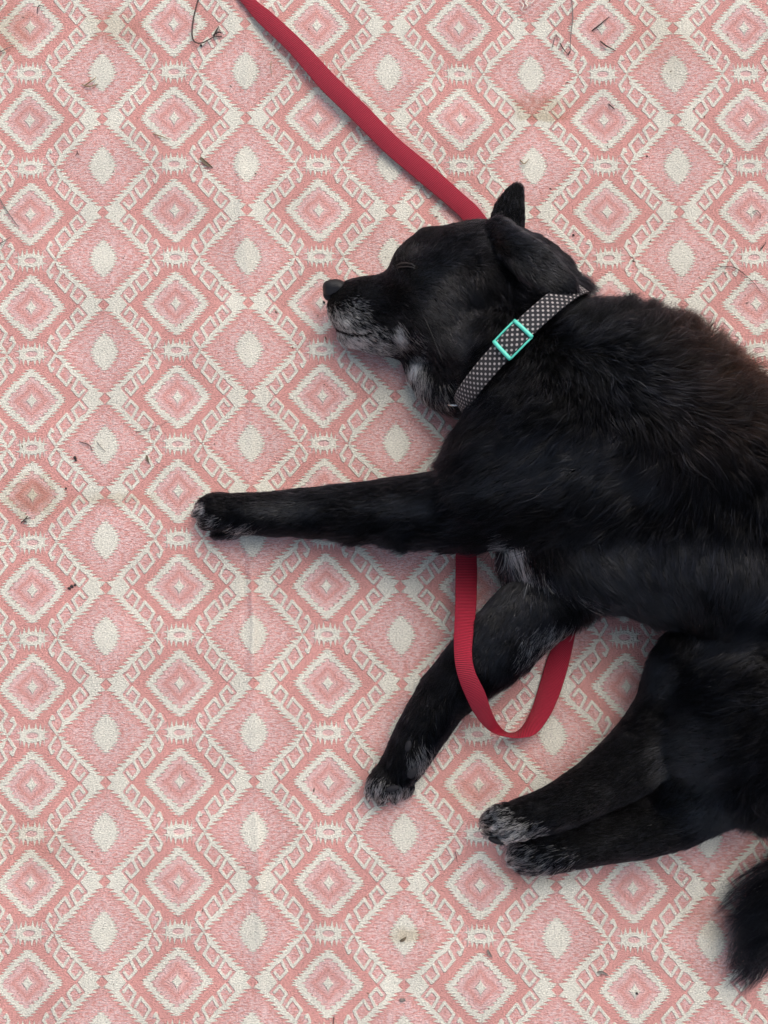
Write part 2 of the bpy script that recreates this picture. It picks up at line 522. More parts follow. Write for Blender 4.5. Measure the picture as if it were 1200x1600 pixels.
GROUPS = [  # name, blend into what came before, chains, inner blend, toes
    ('trunk', 0.01, [
        [(840, 692, .083, 112, .95), (900, 662, .09, 146, .88), (962, 655, .092, 154, .86), (1080, 693, .092, 116, 1.05), (1200, 746, .09, 91, 1.15), (1400, 830, .085, 130, 1.0), (1520, 960, .075, 110, 1.0)],
        [(806, 542, .066, 88, .85), (866, 592, .074, 107, .85), (930, 630, .084, 138, .84)],
        [(880, 770, .080, 55, 1.0), (980, 780, .090, 62, 1.0), (1090, 790, .092, 66, 1.0), (1210, 800, .094, 76, 1.0)],
        [(796, 738, .083, 84, 1.0), (880, 744, .10, 68, 1.1)],
    ], 0.03, []),
    ('belly', 0.034, [
        [(835, 862, .045, 52, .9), (910, 858, .06, 84, .95), (1010, 862, .068, 98, .98), (1120, 876, .072, 114, .98), (1250, 920, .075, 142, .85), (1420, 1000, .07, 150, .8)],
    ], 0.03, []),
    ('head', 0.018, [
        [(690, 452, .055, 80, .95), (740, 438, .058, 90, .95), (812, 443, .058, 74, .95), (846, 462, .056, 54, 1.0)],
        [(690, 495, .05, 60, .95), (770, 545, .056, 76, .95)],
        [(672, 468, .046, 72, .82), (615, 487, .036, 62, .80), (570, 484, .032, 51, .84), (551, 479, .030, 40, .9)],
        [(551, 522, .020, 19, .9), (600, 531, .024, 20, .9), (655, 536, .03, 26, .9)],
        [(637, 407, .054, 19, 1.0), (668, 385, .058, 26, 1.0)],
        [(652, 566, .022, 20, .8), (690, 592, .03, 34, .8), (745, 590, .045, 55, .8)],
    ], 0.014, []),
    ('near_ear', 0.007, [
        [(778, 366, .090, 25, .7), (802, 384, .114, 26, .45), (830, 404, .128, 29, .22), (856, 425, .134, 28, .17), (880, 443, .129, 19, .19), (896, 456, .118, 8, .25)],
    ], 0.006, []),
    ('far_ear', 0.008, [
        [(791, 360, .045, 28, .5), (795, 332, .046, 25, .36), (801, 312, .046, 19, .36), (808, 297, .046, 12, .4)],
    ], 0.006, []),
    ('near_foreleg', 0.02, [
        [(352, 801, .020, 27, .9), (396, 802, .024, 30, 1.0), (440, 801, .025, 31, 1.05), (500, 799, .028, 36, 1.0), (560, 798, .033, 41, 1.0), (620, 796, .041, 46, 1.0), (680, 794, .053, 53, .95), (745, 785, .068, 66, .95), (810, 758, .08, 80, .95)],
    ], 0.008, [
        [(362, 786, .026, 13, 1.0), (338, 784, .026, 13, 1.0), (320, 789, .017, 11, 1.0), (312, 794, .012, 7, 1.0)],
        [(362, 800, .030, 13, 1.0), (336, 799, .030, 13.5, 1.0), (316, 801, .020, 12, 1.0), (309, 803, .013, 7, 1.0)],
        [(366, 814, .026, 13, 1.0), (342, 815, .026, 13, 1.0), (325, 816, .017, 11, 1.0), (318, 816, .011, 7, 1.0)],
        [(372, 823, .016, 12, 1.0), (350, 829, .014, 11, 1.0), (340, 832, .011, 8, 1.0)],
    ]),
    ('lower_foreleg', 0.008, [
        [(616, 1214, .018, 27, .85), (634, 1184, .021, 31, .95), (658, 1142, .023, 35, .95), (694, 1088, .026, 39, .95), (734, 1046, .031, 45, .9), (782, 1002, .036, 53, .9), (830, 955, .042, 58, .9), (884, 902, .05, 64, .85)],
    ], 0.007, [
        [(600, 1205, .022, 13, 1.0), (588, 1222, .021, 13, 1.0), (581, 1238, .014, 10, 1.0)],
        [(610, 1212, .026, 13, 1.0), (600, 1230, .026, 13, 1.0), (596, 1246, .016, 10, 1.0)],
        [(624, 1214, .024, 13, 1.0), (620, 1232, .022, 12, 1.0), (617, 1244, .013, 9, 1.0)],
        [(636, 1212, .017, 11, 1.0), (636, 1228, .016, 10, 1.0), (634, 1238, .010, 7, 1.0)],
    ]),
    ('near_hind_leg', 0.02, [
        [(1230, 1090, .085, 135, .75), (1160, 1120, .082, 102, .8), (1096, 1158, .07, 64, .9)],
        [(1200, 1160, .07, 90, .8), (1130, 1203, .058, 72, .8), (1085, 1248, .044, 54, .9), (1040, 1284, .032, 44, .95), (960, 1302, .027, 42, .9), (885, 1318, .024, 38, .9), (842, 1330, .02, 30, .95)],
    ], 0.012, [
        [(848, 1318, .026, 13, 1.0), (826, 1322, .026, 13, 1.0), (806, 1328, .016, 11, 1.0)],
        [(850, 1334, .026, 13, 1.0), (828, 1338, .026, 13, 1.0), (808, 1343, .014, 11, 1.0)],
        [(856, 1346, .018, 12, 1.0), (836, 1350, .018, 12, 1.0), (820, 1354, .011, 8, 1.0)],
    ]),
    ('lower_hind_leg', 0.011, [
        [(1095, 1005, .055, 46, 1.0), (1062, 1050, .05, 46, 1.0), (1044, 1112, .048, 50, 1.0), (1004, 1174, .05, 52, 1.0), (938, 1224, .052, 42, 1.0), (868, 1262, .05, 34, 1.0), (812, 1280, .047, 28, .9)],
    ], 0.008, [
        [(812, 1268, .054, 13, 1.0), (786, 1270, .054, 13.5, 1.0), (765, 1279, .044, 12, 1.0), (757, 1287, .037, 7, 1.0)],
        [(814, 1283, .058, 13, 1.0), (788, 1286, .058, 13.5, 1.0), (770, 1296, .046, 11, 1.0), (763, 1302, .038, 7, 1.0)],
        [(820, 1296, .054, 13, 1.0), (798, 1300, .053, 13, 1.0), (784, 1308, .042, 10, 1.0)],
    ]),
    ('tail', 0.02, [
        [(1530, 1040, .06, 40, 1.0), (1450, 1180, .045, 36, 1.0), (1350, 1300, .036, 36, .9), (1268, 1372, .032, 34, .8), (1214, 1424, .026, 25, .8), (1188, 1464, .018, 11, .8)],
    ], 0.012, []),
]

BF = Field((-0.22, -0.48, -0.006), (0.66, 0.36, 0.23), 0.003)
best = None; owner = None; total = None
for gi, (gname, kb, chains, ki, toes) in enumerate(GROUPS):
    F = BF.blank()
    for ch in chains:
        BF.chain(F, ch, ki)
    for ch in toes:
        BF.chain(F, ch, 0.0012)
    if gname == 'head':          # mouth line and the closed lid pressed into the head
        for gr_, dep in (([(514, 498, .050, 2.4), (527, 513, .050, 2.6), (546, 521, .050, 2.6), (575, 518, .056, 2.4)], 0.0022),):
            T = BF.chain(BF.blank(), [(p[0], p[1], p[2], p[3], 6.0) for p in gr_], 0.001, 0.02)
            F = -smin(-F, T + 0.0, 0.003) if False else np.maximum(F, np.minimum(-T, F + dep))
    if total is None:
        total = F.copy(); best = F; owner = np.zeros(F.shape, np.int8)
    else:
        owner[F < best] = gi
        best = np.minimum(best, F)
        total = smin(total, F, kb)
del best
total = np.maximum(total, (0.003 - BF.ax[2])[None, None, :].astype(np.float32))

skin = simple('dog_skin', (0.004, 0.004, 0.004), 0.8, spec=0.08, var=0.3, scale=120)
body, bv = field_mesh('body', total, BF, skin, dog)
vi = np.clip(np.round((bv - BF.lo) / BF.h).astype(int), 0, BF.n - 1)
vgroup = owner[vi[:, 0], vi[:, 1], vi[:, 2]]
del total, owner

# ---- fur: flow guides per group: (px, py, dx, dy, length mm)
GUIDE = {
    'trunk': [(720, 640, -.8, .5, 16), (705, 690, -.9, .35, 20), (700, 730, -.9, .3, 20), (760, 640, -.7, .35, 20), (760, 700, -.9, .35, 22), (790, 755, -.85, .45, 18), (850, 720, -.8, .5, 26), (850, 650, -.8, .35, 28), (820, 590, -.3, .5, 18),
              (900, 780, -.8, .45, 28), (930, 730, -.75, .5, 32), (980, 700, -.7, .55, 34), (1050, 760, -.4, .5, 34), (1000, 790, -.6, .5, 30), (1100, 790, -.3, .8, 32), (1190, 790, -.1, 1, 32),
              (900, 520, .3, -.3, 24), (880, 570, .1, .2, 24), (930, 470, .5, -.6, 20), (1000, 485, .55, -.6, 22), (1060, 520, .6, -.6, 25), (1140, 560, .65, -.6, 27), (1200, 600, .65, -.5, 28), (1020, 570, .8, -.35, 36), (1100, 630, .85, -.2, 38), (1180, 680, .7, .5, 38), (1130, 720, .3, .6, 36), (1000, 640, .3, .3, 34), (940, 600, .1, .3, 32),
              (1400, 800, .6, .4, 35), (1350, 700, .6, -.3, 35)],
    'belly': [(790, 840, .05, 1, 26), (810, 870, .2, 1, 30), (850, 890, .5, .8, 26), (900, 860, .5, .8, 18), (950, 860, .5, .8, 18), (960, 920, .75, .65, 18), (940, 960, .9, .4, 22), (1000, 850, .4, .9, 18), (1060, 850, .15, 1, 18), (1120, 860, .1, 1, 18), (1180, 860, .15, 1, 18), (1040, 930, .6, .8, 18), (1100, 950, .1, 1, 18), (1060, 1000, .4, .9, 20), (1190, 960, -.5, .6, 20), (1300, 960, .2, 1, 22), (1010, 985, .2, .9, 20)],
    'head': [(624, 415, -.6, -.2, 2), (636, 413, .9, -.3, 2), (648, 418, .9, .4, 2), (520, 455, .7, .35, 3), (560, 440, 1, -.1, 4), (600, 425, 1, -.15, 5), (540, 490, .75, .6, 5), (560, 470, .9, .3, 5), (600, 480, .9, .3, 6), (540, 530, .8, .5, 7), (590, 540, .9, .4, 8), (575, 508, .9, .3, 7), (625, 525, .35, .9, 12), (650, 520, .6, .7, 10), (640, 480, .85, .4, 7),
             (620, 402, .2, -.9, 6), (626, 398, -.3, -.9, 10), (634, 390, .1, -.9, 10), (660, 370, .6, -.6, 8), (700, 352, .9, -.2, 9), (760, 348, .9, .1, 10), (660, 420, .7, -.4, 7), (690, 400, .7, -.5, 8), (700, 440, .6, .5, 8), (720, 480, .5, .8, 10), (690, 500, .6, .7, 9), (740, 400, .8, -.3, 10), (720, 430, .3, .7, 10), (830, 370, .9, .4, 16), (870, 400, .9, .4, 22), (900, 430, .8, .4, 26), (890, 460, .6, .5, 20),
             (750, 440, .25, .9, 20), (780, 450, .5, .8, 24), (800, 470, .6, .6, 22), (745, 490, .6, .7, 16), (700, 545, .7, .6, 13), (760, 540, .8, .5, 15), (655, 565, -.1, 1, 15), (665, 595, .2, 1, 18), (690, 610, .3, .9, 20), (720, 600, .8, -.3, 18)],
    'near_ear': [(775, 380, .9, .2, 9), (820, 395, .9, .4, 9), (850, 425, .85, .5, 8), (885, 450, .8, .5, 7), (805, 425, .5, .8, 16), (840, 450, .6, .7, 12)],
    'far_ear': [(795, 350, .1, -1, 7), (800, 310, .15, -1, 5), (815, 330, .1, -1, 5)],
    'near_foreleg': [(320, 790, -1, .15, 6), (340, 800, -1, .1, 6), (345, 828, -.9, .6, 9), (385, 825, -.7, .7, 12), (390, 780, -1, 0, 8), (450, 800, -1, .15, 10), (450, 830, -.8, .5, 14), (550, 770, -1, .1, 11), (550, 800, -1, .2, 13), (500, 838, -.8, .6, 15), (560, 840, -.7, .6, 20), (640, 760, -1, .15, 13), (650, 800, -1, .25, 14), (660, 845, -.75, .6, 22), (740, 850, -.8, .5, 22), (740, 800, -.95, .25, 16), (760, 740, -.95, .3, 16), (800, 780, -.9, .35, 18)],
    'lower_foreleg': [(590, 1232, -.4, .9, 6), (600, 1215, -.4, .9, 6), (630, 1232, 0, 1, 7), (620, 1190, -.4, .9, 9), (660, 1180, .3, .9, 12), (650, 1130, -.5, .85, 9), (700, 1120, .1, 1, 14), (700, 1060, -.6, .8, 10), (750, 1000, -.5, .8, 11), (735, 1085, -.2, 1, 12), (785, 1062, -.1, 1, 17), (800, 980, -.5, .8, 12), (830, 1020, -.4, .9, 18), (790, 920, -.3, .9, 12), (870, 980, -.5, .8, 15), (880, 920, .5, .7, 16), (930, 960, .5, .6, 15)],
    'near_hind_leg': [(1100, 1100, -1, .1, 14), (1180, 1080, -.9, .1, 20), (1160, 1030, -.7, .5, 20), (1060, 1160, -.9, .3, 9), (1100, 1170, -1, .15, 12), (1180, 1160, -.8, .4, 16), (1130, 1210, -.7, .7, 14), (1190, 1240, .05, 1, 32), (1140, 1262, -.05, 1, 20), (1080, 1250, -.7, .6, 8), (1040, 1290, -1, .2, 7), (950, 1315, -1, .15, 7), (870, 1330, -1, .3, 9), (870, 1355, -.7, .7, 12), (800, 1335, -1, .5, 9), (1300, 1200, -.2, 1, 34)],
    'lower_hind_leg': [(1050, 1030, -.9, .4, 12), (1030, 1110, -.9, .45, 9), (980, 1180, -.9, .4, 8), (900, 1240, -1, .3, 7), (840, 1265, -1, .25, 8), (840, 1295, -.8, .7, 9), (790, 1285, -1, .3, 6), (770, 1285, -1, .3, 6), (1090, 1000, -.3, .9, 18)],
    'tail': [(1250, 1340, -.75, .7, 62), (1190, 1380, -.6, .8, 58), (1160, 1450, -.4, .9, 56), (1190, 1470, -.4, .9, 60), (1400, 1250, -.5, .8, 50), (1480, 1150, -.3, .9, 45)],
}
# grey and white hair: (px, py, rx, ry, share of pale hairs, groups)
WHITE = [(533, 503, 24, 26, .85, 'head'), (552, 492, 22, 24, .6, 'head'), (560, 518, 36, 13, .7, 'head'), (550, 533, 38, 15, 1.0, 'head'), (588, 541, 32, 13, .75, 'head'), (590, 524, 34, 15, .25, 'head'), (621, 522, 10, 17, 1.0, 'head'), (640, 530, 18, 16, .2, 'head'),
         (650, 568, 15, 17, 1.0, 'head'), (662, 590, 13, 17, .6, 'head'), (690, 608, 22, 15, .28, 'head'), (706, 606, 13, 12, .3, 'head'), (716, 600, 12, 20, .4, 'trunk'),
         (801, 850, 15, 24, .9, 'belly'), (812, 874, 17, 26, .55, 'belly'), (835, 895, 28, 20, .3, 'belly'), (798, 852, 14, 20, .5, 'near_foreleg'), (880, 940, 40, 26, .12, 'belly'),
         (312, 800, 11, 15, .9, 'near_foreleg'), (328, 814, 16, 10, .4, 'near_foreleg'), (384, 827, 24, 11, .35, 'near_foreleg'),
         (585, 1238, 24, 22, .85, 'lower_foreleg'), (615, 1240, 32, 14, .6, 'lower_foreleg'), (660, 1180, 20, 24, .55, 'lower_foreleg'), (850, 1010, 40, 30, .28, 'lower_foreleg'), (875, 985, 26, 18, .4, 'lower_foreleg'),
         (772, 1288, 32, 26, .85, 'lower_hind_leg'), (812, 1300, 44, 20, .6, 'lower_hind_leg'), (800, 1312, 16, 16, .9, 'lower_hind_leg'), (800, 1340, 34, 24, .75, 'near_hind_leg'), (845, 1347, 55, 24, .2, 'near_hind_leg')]

# where the coat lies flat, with sheen added through higher IOR: (px, py, rx, ry)
SLEEK_SHEEN = [(790, 752, 70, 26), (850, 715, 90, 50), (930, 700, 70, 40), (1000, 735, 60, 30), (690, 460, 55, 60), (720, 520, 40, 30), (960, 880, 90, 60), (1010, 935, 90, 40), (1090, 870, 110, 50), (1180, 900, 60, 60),
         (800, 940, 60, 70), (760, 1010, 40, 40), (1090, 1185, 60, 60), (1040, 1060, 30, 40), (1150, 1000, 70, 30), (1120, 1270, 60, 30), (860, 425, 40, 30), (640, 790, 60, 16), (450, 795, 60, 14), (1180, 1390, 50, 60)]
MOUTH = np.array([(519, 507), (527, 514), (546, 521), (565, 521), (580, 517)], float)

def build_fur():
    me = body.data
    nf = len(me.polygons)
    vn = np.zeros(len(bv) * 3); me.vertex_normals.foreach_get('vector', vn); vn = vn.reshape(-1, 3)
    q = np.zeros(nf * 4, np.int32); me.polygons.foreach_get('vertices', q); q = q.reshape(-1, 4)
    tri = np.concatenate([q[:, [0, 1, 2]], q[:, [0, 2, 3]]])
    A, B, C = bv[tri[:, 0]], bv[tri[:, 1]], bv[tri[:, 2]]
    area = np.linalg.norm(np.cross(B - A, C - A), axis=1) / 2
    g = vgroup[tri[:, 0]]
    names = [x[0] for x in GROUPS]
    dens = {'head': 2.6, 'near_ear': 2.6, 'far_ear': 2.6, 'trunk': 1.0, 'belly': 1.5, 'near_foreleg': 1.9, 'lower_foreleg': 1.9, 'near_hind_leg': 1.6, 'lower_hind_leg': 1.9, 'tail': 1.3}
    wgt = np.array([dens[n] for n in names])[g] * area
    nz = (vn[tri[:, 0], 2] + vn[tri[:, 1], 2] + vn[tri[:, 2], 2]) / 3
    wgt *= np.where(nz < -0.45, 0.05, 1.0)
    cpx = to_px((A + B + C) / 3)
    wgt *= np.where((cpx[:, 0] > 1290) | (cpx[:, 1] > 1640), 0.35, 1.0)
    N = 330000
    pick = np.searchsorted(np.cumsum(wgt) / wgt.sum(), rng.random(N))
    pick = np.clip(pick, 0, len(tri) - 1)
    r1, r2 = np.sqrt(rng.random(N)), rng.random(N)
    w0, w1, w2 = 1 - r1, r1 * (1 - r2), r1 * r2
    t = tri[pick]
    P = bv[t[:, 0]] * w0[:, None] + bv[t[:, 1]] * w1[:, None] + bv[t[:, 2]] * w2[:, None]
    Nn = vn[t[:, 0]] * w0[:, None] + vn[t[:, 1]] * w1[:, None] + vn[t[:, 2]] * w2[:, None]
    Nn /= np.linalg.norm(Nn, axis=1)[:, None] + 1e-9
    hg = g[pick]
    px = to_px(P)
    D = np.zeros((N, 2)); Lm = np.zeros(N)
    for gi, n in enumerate(names):
        mk = hg == gi
        gd = np.array(GUIDE[n], float)
        dd = ((px[mk][:, None, :] - gd[None, :, :2]) ** 2).sum(2) + 60.0
        w = dd ** -1.5
        w /= w.sum(1, keepdims=True)
        dirs = gd[:, 2:4] / np.linalg.norm(gd[:, 2:4], axis=1)[:, None]
        D[mk] = w @ dirs
        Lm[mk] = w @ gd[:, 4]
    # slow wander of the coat, then per-hair scatter
    def wav(sc, ph):
        return np.sin(px[:, 0] / sc + ph + 1.7 * np.sin(px[:, 1] / (sc * 1.3) + ph * 2)) * np.cos(px[:, 1] / (sc * .9) + ph * 1.3 + 1.1 * np.sin(px[:, 0] / (sc * 1.6)))
    long_ = np.clip((Lm - 8) / 25, 0, 1)
    ang = np.arctan2(D[:, 1], D[:, 0]) + (0.22 * wav(23, 1) + 0.20 * wav(11, 2.2)) * (0.35 + 1.0 * long_) + rng.normal(0, 0.13, N) * (1 + .5 * long_)
    fx, fy = np.cos(ang), -np.sin(ang)
    f = np.stack([fx, fy, np.zeros(N)], 1)
    dn = (f * Nn).sum(1)
    f -= Nn * (dn - np.where(dn > 0, dn * 0.42 * np.clip(long_ * 1.3, 0, 1), 0))[:, None]   # long hair stands off where it points outwards
    ln = np.linalg.norm(f, axis=1)
    f /= np.maximum(ln, 0.15)[:, None]
    Lh = Lm * 1e-3 * (0.62 + 0.5 * rng.random(N)) * (1 + 0.15 * wav(31, 4))
    stray = rng.random(N) < 0.012
    Lh[stray] *= 1.25
    flat_ = np.array([{'belly': .55, 'head': .7, 'trunk': 1.0}.get(n, .8) for n in names])[hg]
    lift = (0.26 + 0.14 * rng.random(N) + 0.14 * wav(17, 3) + 0.36 * long_) * flat_ + 0.22 * (1 - long_) + stray * 0.25
    sleek_sheen = np.zeros(N)
    for x, y, rx, ry in SLEEK_SHEEN:
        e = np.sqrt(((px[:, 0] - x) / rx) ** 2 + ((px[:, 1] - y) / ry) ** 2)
        sleek_sheen = np.maximum(sleek_sheen, np.clip(1.4 - e, 0, 1))
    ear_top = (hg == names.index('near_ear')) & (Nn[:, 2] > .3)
    sleek_sheen = np.where(ear_top, np.clip(0.62 - (px[:, 1] - 0.62 * (px[:, 0] - 800) - 408) / 50, .05, .55), sleek_sheen)  # sheen placed on the upper ear, fading downwards
    sleek_sheen = np.clip(sleek_sheen + 0.25 * wav(14, 5), 0, 1)
    lift = lift * (1.35 - 0.95 * sleek_sheen) + 0.16 * sleek_sheen
    md = np.full(N, 1e9)
    for (ax_, ay_), (bx_, by_) in zip(MOUTH[:-1], MOUTH[1:]):
        dx_, dy_ = bx_ - ax_, by_ - ay_
        tt = np.clip(((px[:, 0] - ax_) * dx_ + (px[:, 1] - ay_) * dy_) / (dx_ ** 2 + dy_ ** 2), 0, 1)
        md = np.minimum(md, np.hypot(px[:, 0] - ax_ - tt * dx_, px[:, 1] - ay_ - tt * dy_))
    lips = (md < 2.9) & (hg == names.index('head'))
    Lh[lips] *= 0.4
    side = np.cross(Nn, f)
    curl = rng.normal(0, 0.10, N) * (1 + long_) * (1.2 - 0.6 * sleek_sheen)
    K = 6
    ts = np.linspace(0, 1, K)
    pts = np.zeros((N, K, 3))
    for i, tt in enumerate(ts):
        pts[:, i] = P - Nn * 0.0003 + Lh[:, None] * (f * (tt * (0.92 + 0.08 * tt)) + Nn * (lift * (tt - 0.62 * tt * tt))[:, None] + side * (curl * tt * tt)[:, None])
        pts[:, i, 2] -= Lh * 0.14 * tt * tt * (0.4 + long_)
    # locks: hairs lean towards a neighbour's tip
    nl = N // 26
    seeds = rng.choice(N, nl, replace=False)
    kd = kdtree.KDTree(nl)
    for i, sidx in enumerate(seeds):
        kd.insert(Vector(P[sidx]), i)
    kd.balance()
    near = np.empty(N, np.int64)
    for i in range(N):
        near[i] = seeds[kd.find(P[i])[1]]
    same = hg[near] == hg
    amt = np.where(same, (0.22 + 0.5 * long_) * (0.6 + 0.8 * rng.random(N)), 0)
    for i, tt in enumerate(ts):
        tgt = pts[near, i]
        pts[:, i] += (tgt - pts[:, i]) * (np.minimum(amt, .8) * tt ** 1.5)[:, None]
    pts[:, :, 2] = np.maximum(pts[:, :, 2], 0.0012)
    # colour per hair
    pale = np.zeros(N)
    for x, y, rx, ry, k, gn in WHITE:
        mk = hg == names.index(gn)
        e = np.sqrt(((px[:, 0] - x) / rx) ** 2 + ((px[:, 1] - y) / ry) ** 2)
        pale = np.maximum(pale, np.where(mk, k * np.clip(1.35 - e, 0, 1) ** 0.8, 0))
    lock_rand = rng.random(N)[near]
    prob = np.clip(pale * np.where(hg == names.index('head'), 0.62 + 0.6 * lock_rand, 0.30 + 1.0 * lock_rand), 0, 1)
    is_pale = rng.random(N) < prob
    odd = (rng.random(N) < 0.0028) & ~is_pale
    is_pale |= odd
    is_pale &= ~lips
    lvl = np.where(odd, 0.05 + 0.22 * rng.random(N), 0.40 + 0.55 * rng.random(N))
    base = np.array([0.0026, 0.0032, 0.0052])[None] * ((0.6 + 0.9 * rng.random(N)) * (0.45 + 1.3 * lock_rand))[:, None]  # blue tint in the black stands in for sky sheen
    guard = rng.random(N) < 0.16
    base = np.where(guard[:, None], base * 2.6, base * 0.5)
    brown = np.clip(0.5 + 0.5 * wav(60, 7), 0, 1) * rng.random(N)
    rust = np.clip((px[:, 0] - 980) / 160, 0, 1) * np.clip((730 - px[:, 1]) / 120, 0, 1) * (hg == 0)
    base = base + rust[:, None] * rng.random(N)[:, None] * np.array([0.012, 0.006, 0.002])[None]
    base = base * (1 + brown[:, None] * np.array([1.6, 0.6, 0.0])[None])
    colr = np.where(is_pale[:, None], lvl[:, None] * np.array([1.0, 0.97, 0.92])[None], base)
    rad0 = np.where(long_ > .5, 0.00014, 0.00011) * (0.8 + 0.5 * rng.random(N))
    rad0 = np.where(is_pale & ~odd, rad0 * 1.35, rad0)
    rad0 = np.where(guard, rad0 * 1.4, rad0)
    taper = np.array([1.0, 1.0, 0.9, 0.75, 0.5, 0.15])
    hc = bpy.data.hair_curves.new('fur')
    hc.add_curves([K] * N)
    hc.attributes['position'].data.foreach_set('vector', pts.reshape(-1).astype(np.float32))
    ra = hc.attributes.get('radius') or hc.attributes.new('radius', 'FLOAT', 'POINT')
    ra.data.foreach_set('value', (rad0[:, None] * taper[None]).reshape(-1).astype(np.float32))
    ca = hc.attributes.new('tint', 'FLOAT_COLOR', 'CURVE')
    ca.data.foreach_set('color', np.concatenate([colr, np.ones((N, 1))], 1).reshape(-1).astype(np.float32))
    sa = hc.attributes.new('sleek_sheen', 'FLOAT', 'CURVE')
    sa.data.foreach_set('value', np.where(is_pale & ~odd, 1.0, np.where(guard, np.minimum(sleek_sheen + .25, 1), sleek_sheen)).astype(np.float32))
    m = bpy.data.materials.new('fur')
    m.use_nodes = True
    nt = m.node_tree
    nt.nodes.remove(nt.nodes['Principled BSDF'])
    hb = nt.nodes.new('ShaderNodeBsdfHairPrincipled')
    hb.parametrization = 'COLOR'
    an = nt.nodes.new('ShaderNodeAttribute')
    an.attribute_name = 'tint'
    nt.links.new(an.outputs['Color'], hb.inputs['Color'])
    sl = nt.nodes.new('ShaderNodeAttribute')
    sl.attribute_name = 'sleek_sheen'
    mr = nt.nodes.new('ShaderNodeMapRange')  # puts the placed sheen into the hair as extra gloss
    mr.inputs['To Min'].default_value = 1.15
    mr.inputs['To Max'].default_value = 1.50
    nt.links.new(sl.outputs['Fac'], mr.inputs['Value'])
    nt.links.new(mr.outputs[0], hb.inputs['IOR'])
    hb.inputs['Roughness'].default_value = 0.20
    hb.inputs['Radial Roughness'].default_value = 0.5
    hb.inputs['Random Roughness'].default_value = 0.3
    nt.links.new(hb.outputs[0], nt.nodes['Material Output'].inputs['Surface'])
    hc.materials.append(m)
    o = bpy.data.objects.new('fur', hc)
    COL.objects.link(o)
    o.parent = dog
    o.matrix_parent_inverse = Matrix.Translation(dog.location).inverted()
    o['kind'] = 'stuff'
if FUR_ON:
    build_fur()

# ---- nose leather
nose_m = simple('nose_leather', (0.007, 0.007, 0.009), 0.5, spec=0.28, var=0.35, scale=900, bump=0.0006)
NF = Field(tuple(np.array(at(498, 484, .0)) - np.array([.004, .004, 0]) + np.array([0, 0, .008])), tuple(np.array(at(550, 422, .0)) + np.array([.004, .004, .062])), 0.0008)
F = NF.blank()
NF.chain(F, [(519, 451, .034, 13, 1.45), (530, 452, .034, 14, 1.4)], .004)
NF.chain(F, [(514, 461, .034, 9, 1.5), (525, 464, .034, 10, 1.4)], .004)
NF.chain(F, [(512, 448, .034, 7, 1.8), (524, 446, .034, 8, 1.6)], .004)
for zz in (.0418, .0262):
    T = NF.chain(NF.blank(), [(506, 460, zz, 2.4, 2.2), (512, 464, zz, 2.6, 2.2), (520, 462, zz, 1.8, 2.0), (526, 455, zz, 1.0, 2.0)], .0008)
    F = np.maximum(F, -T)
T = NF.chain(NF.blank(), [(503, 452, .034, .8, 1.0), (505, 468, .034, 1.0, 1.0)], .0008)
F = np.maximum(F, -T)
field_mesh('nose', F, NF, nose_m, dog)

# ---- closed eyelids
lid_m = simple('eyelid_skin', (0.008, 0.008, 0.009), 0.4, spec=0.5, var=0.3, scale=700)
def on_body(px, py, up=0.0):
    """Top of the dog's body seen at a pixel."""
    dx, dy = (px - 600) * PXM / DIST, (800 - py) * PXM / DIST
    d = Vector((dx, dy * CT + ST, dy * ST - CT)).normalized()
    ok, loc, nrm, _ = body.ray_cast(Matrix.Translation(body.matrix_world.translation).inverted() @ cam.location if False else cam.location, d)
    return (loc + nrm * up, nrm) if ok else (at(px, py, 0.02), Vector((0, 0, 1)))
for path, rr in (([(622, 416), (628, 413.5), (636, 412.5), (645, 414), (650, 418)], (.7, 1.1, 1.3, 1.1, .6)), ([(624, 419), (631, 418.5), (639, 418), (646, 419), (650, 421)], (.6, 1.0, 1.1, 1.0, .5))):
    pts = [on_body(x, y, 0.0019)[0] for x, y in path]
    v, f = tube(pts, [r * PXM for r in rr], 8)
    mesh_obj('eyelid', v, f, lid_m, dog)

# ---- whiskers
whisk_m = simple('whisker_hair', (0.06, 0.056, 0.052), 0.4, var=0.3)
for path in ([(588, 500, .052), (600, 520, .062), (618, 545, .066)], [(560, 506, .05), (566, 528, .056), (566, 552, .05)], [(548, 503, .048), (543, 526, .05), (534, 548, .042)], [(660, 490, .085), (674, 520, .10), (692, 566, .104)],
             [(575, 498, .054), (590, 526, .066), (600, 560, .06)], [(640, 404, .078), (630, 392, .088), (618, 386, .09)]):
    P = catmull([tuple(at(*p)) for p in path], 8)
    v, f = tube(P, np.linspace(0.00014, 0.00004, len(P)), 5)
    mesh_obj('whisker', v, f, whisk_m, dog)

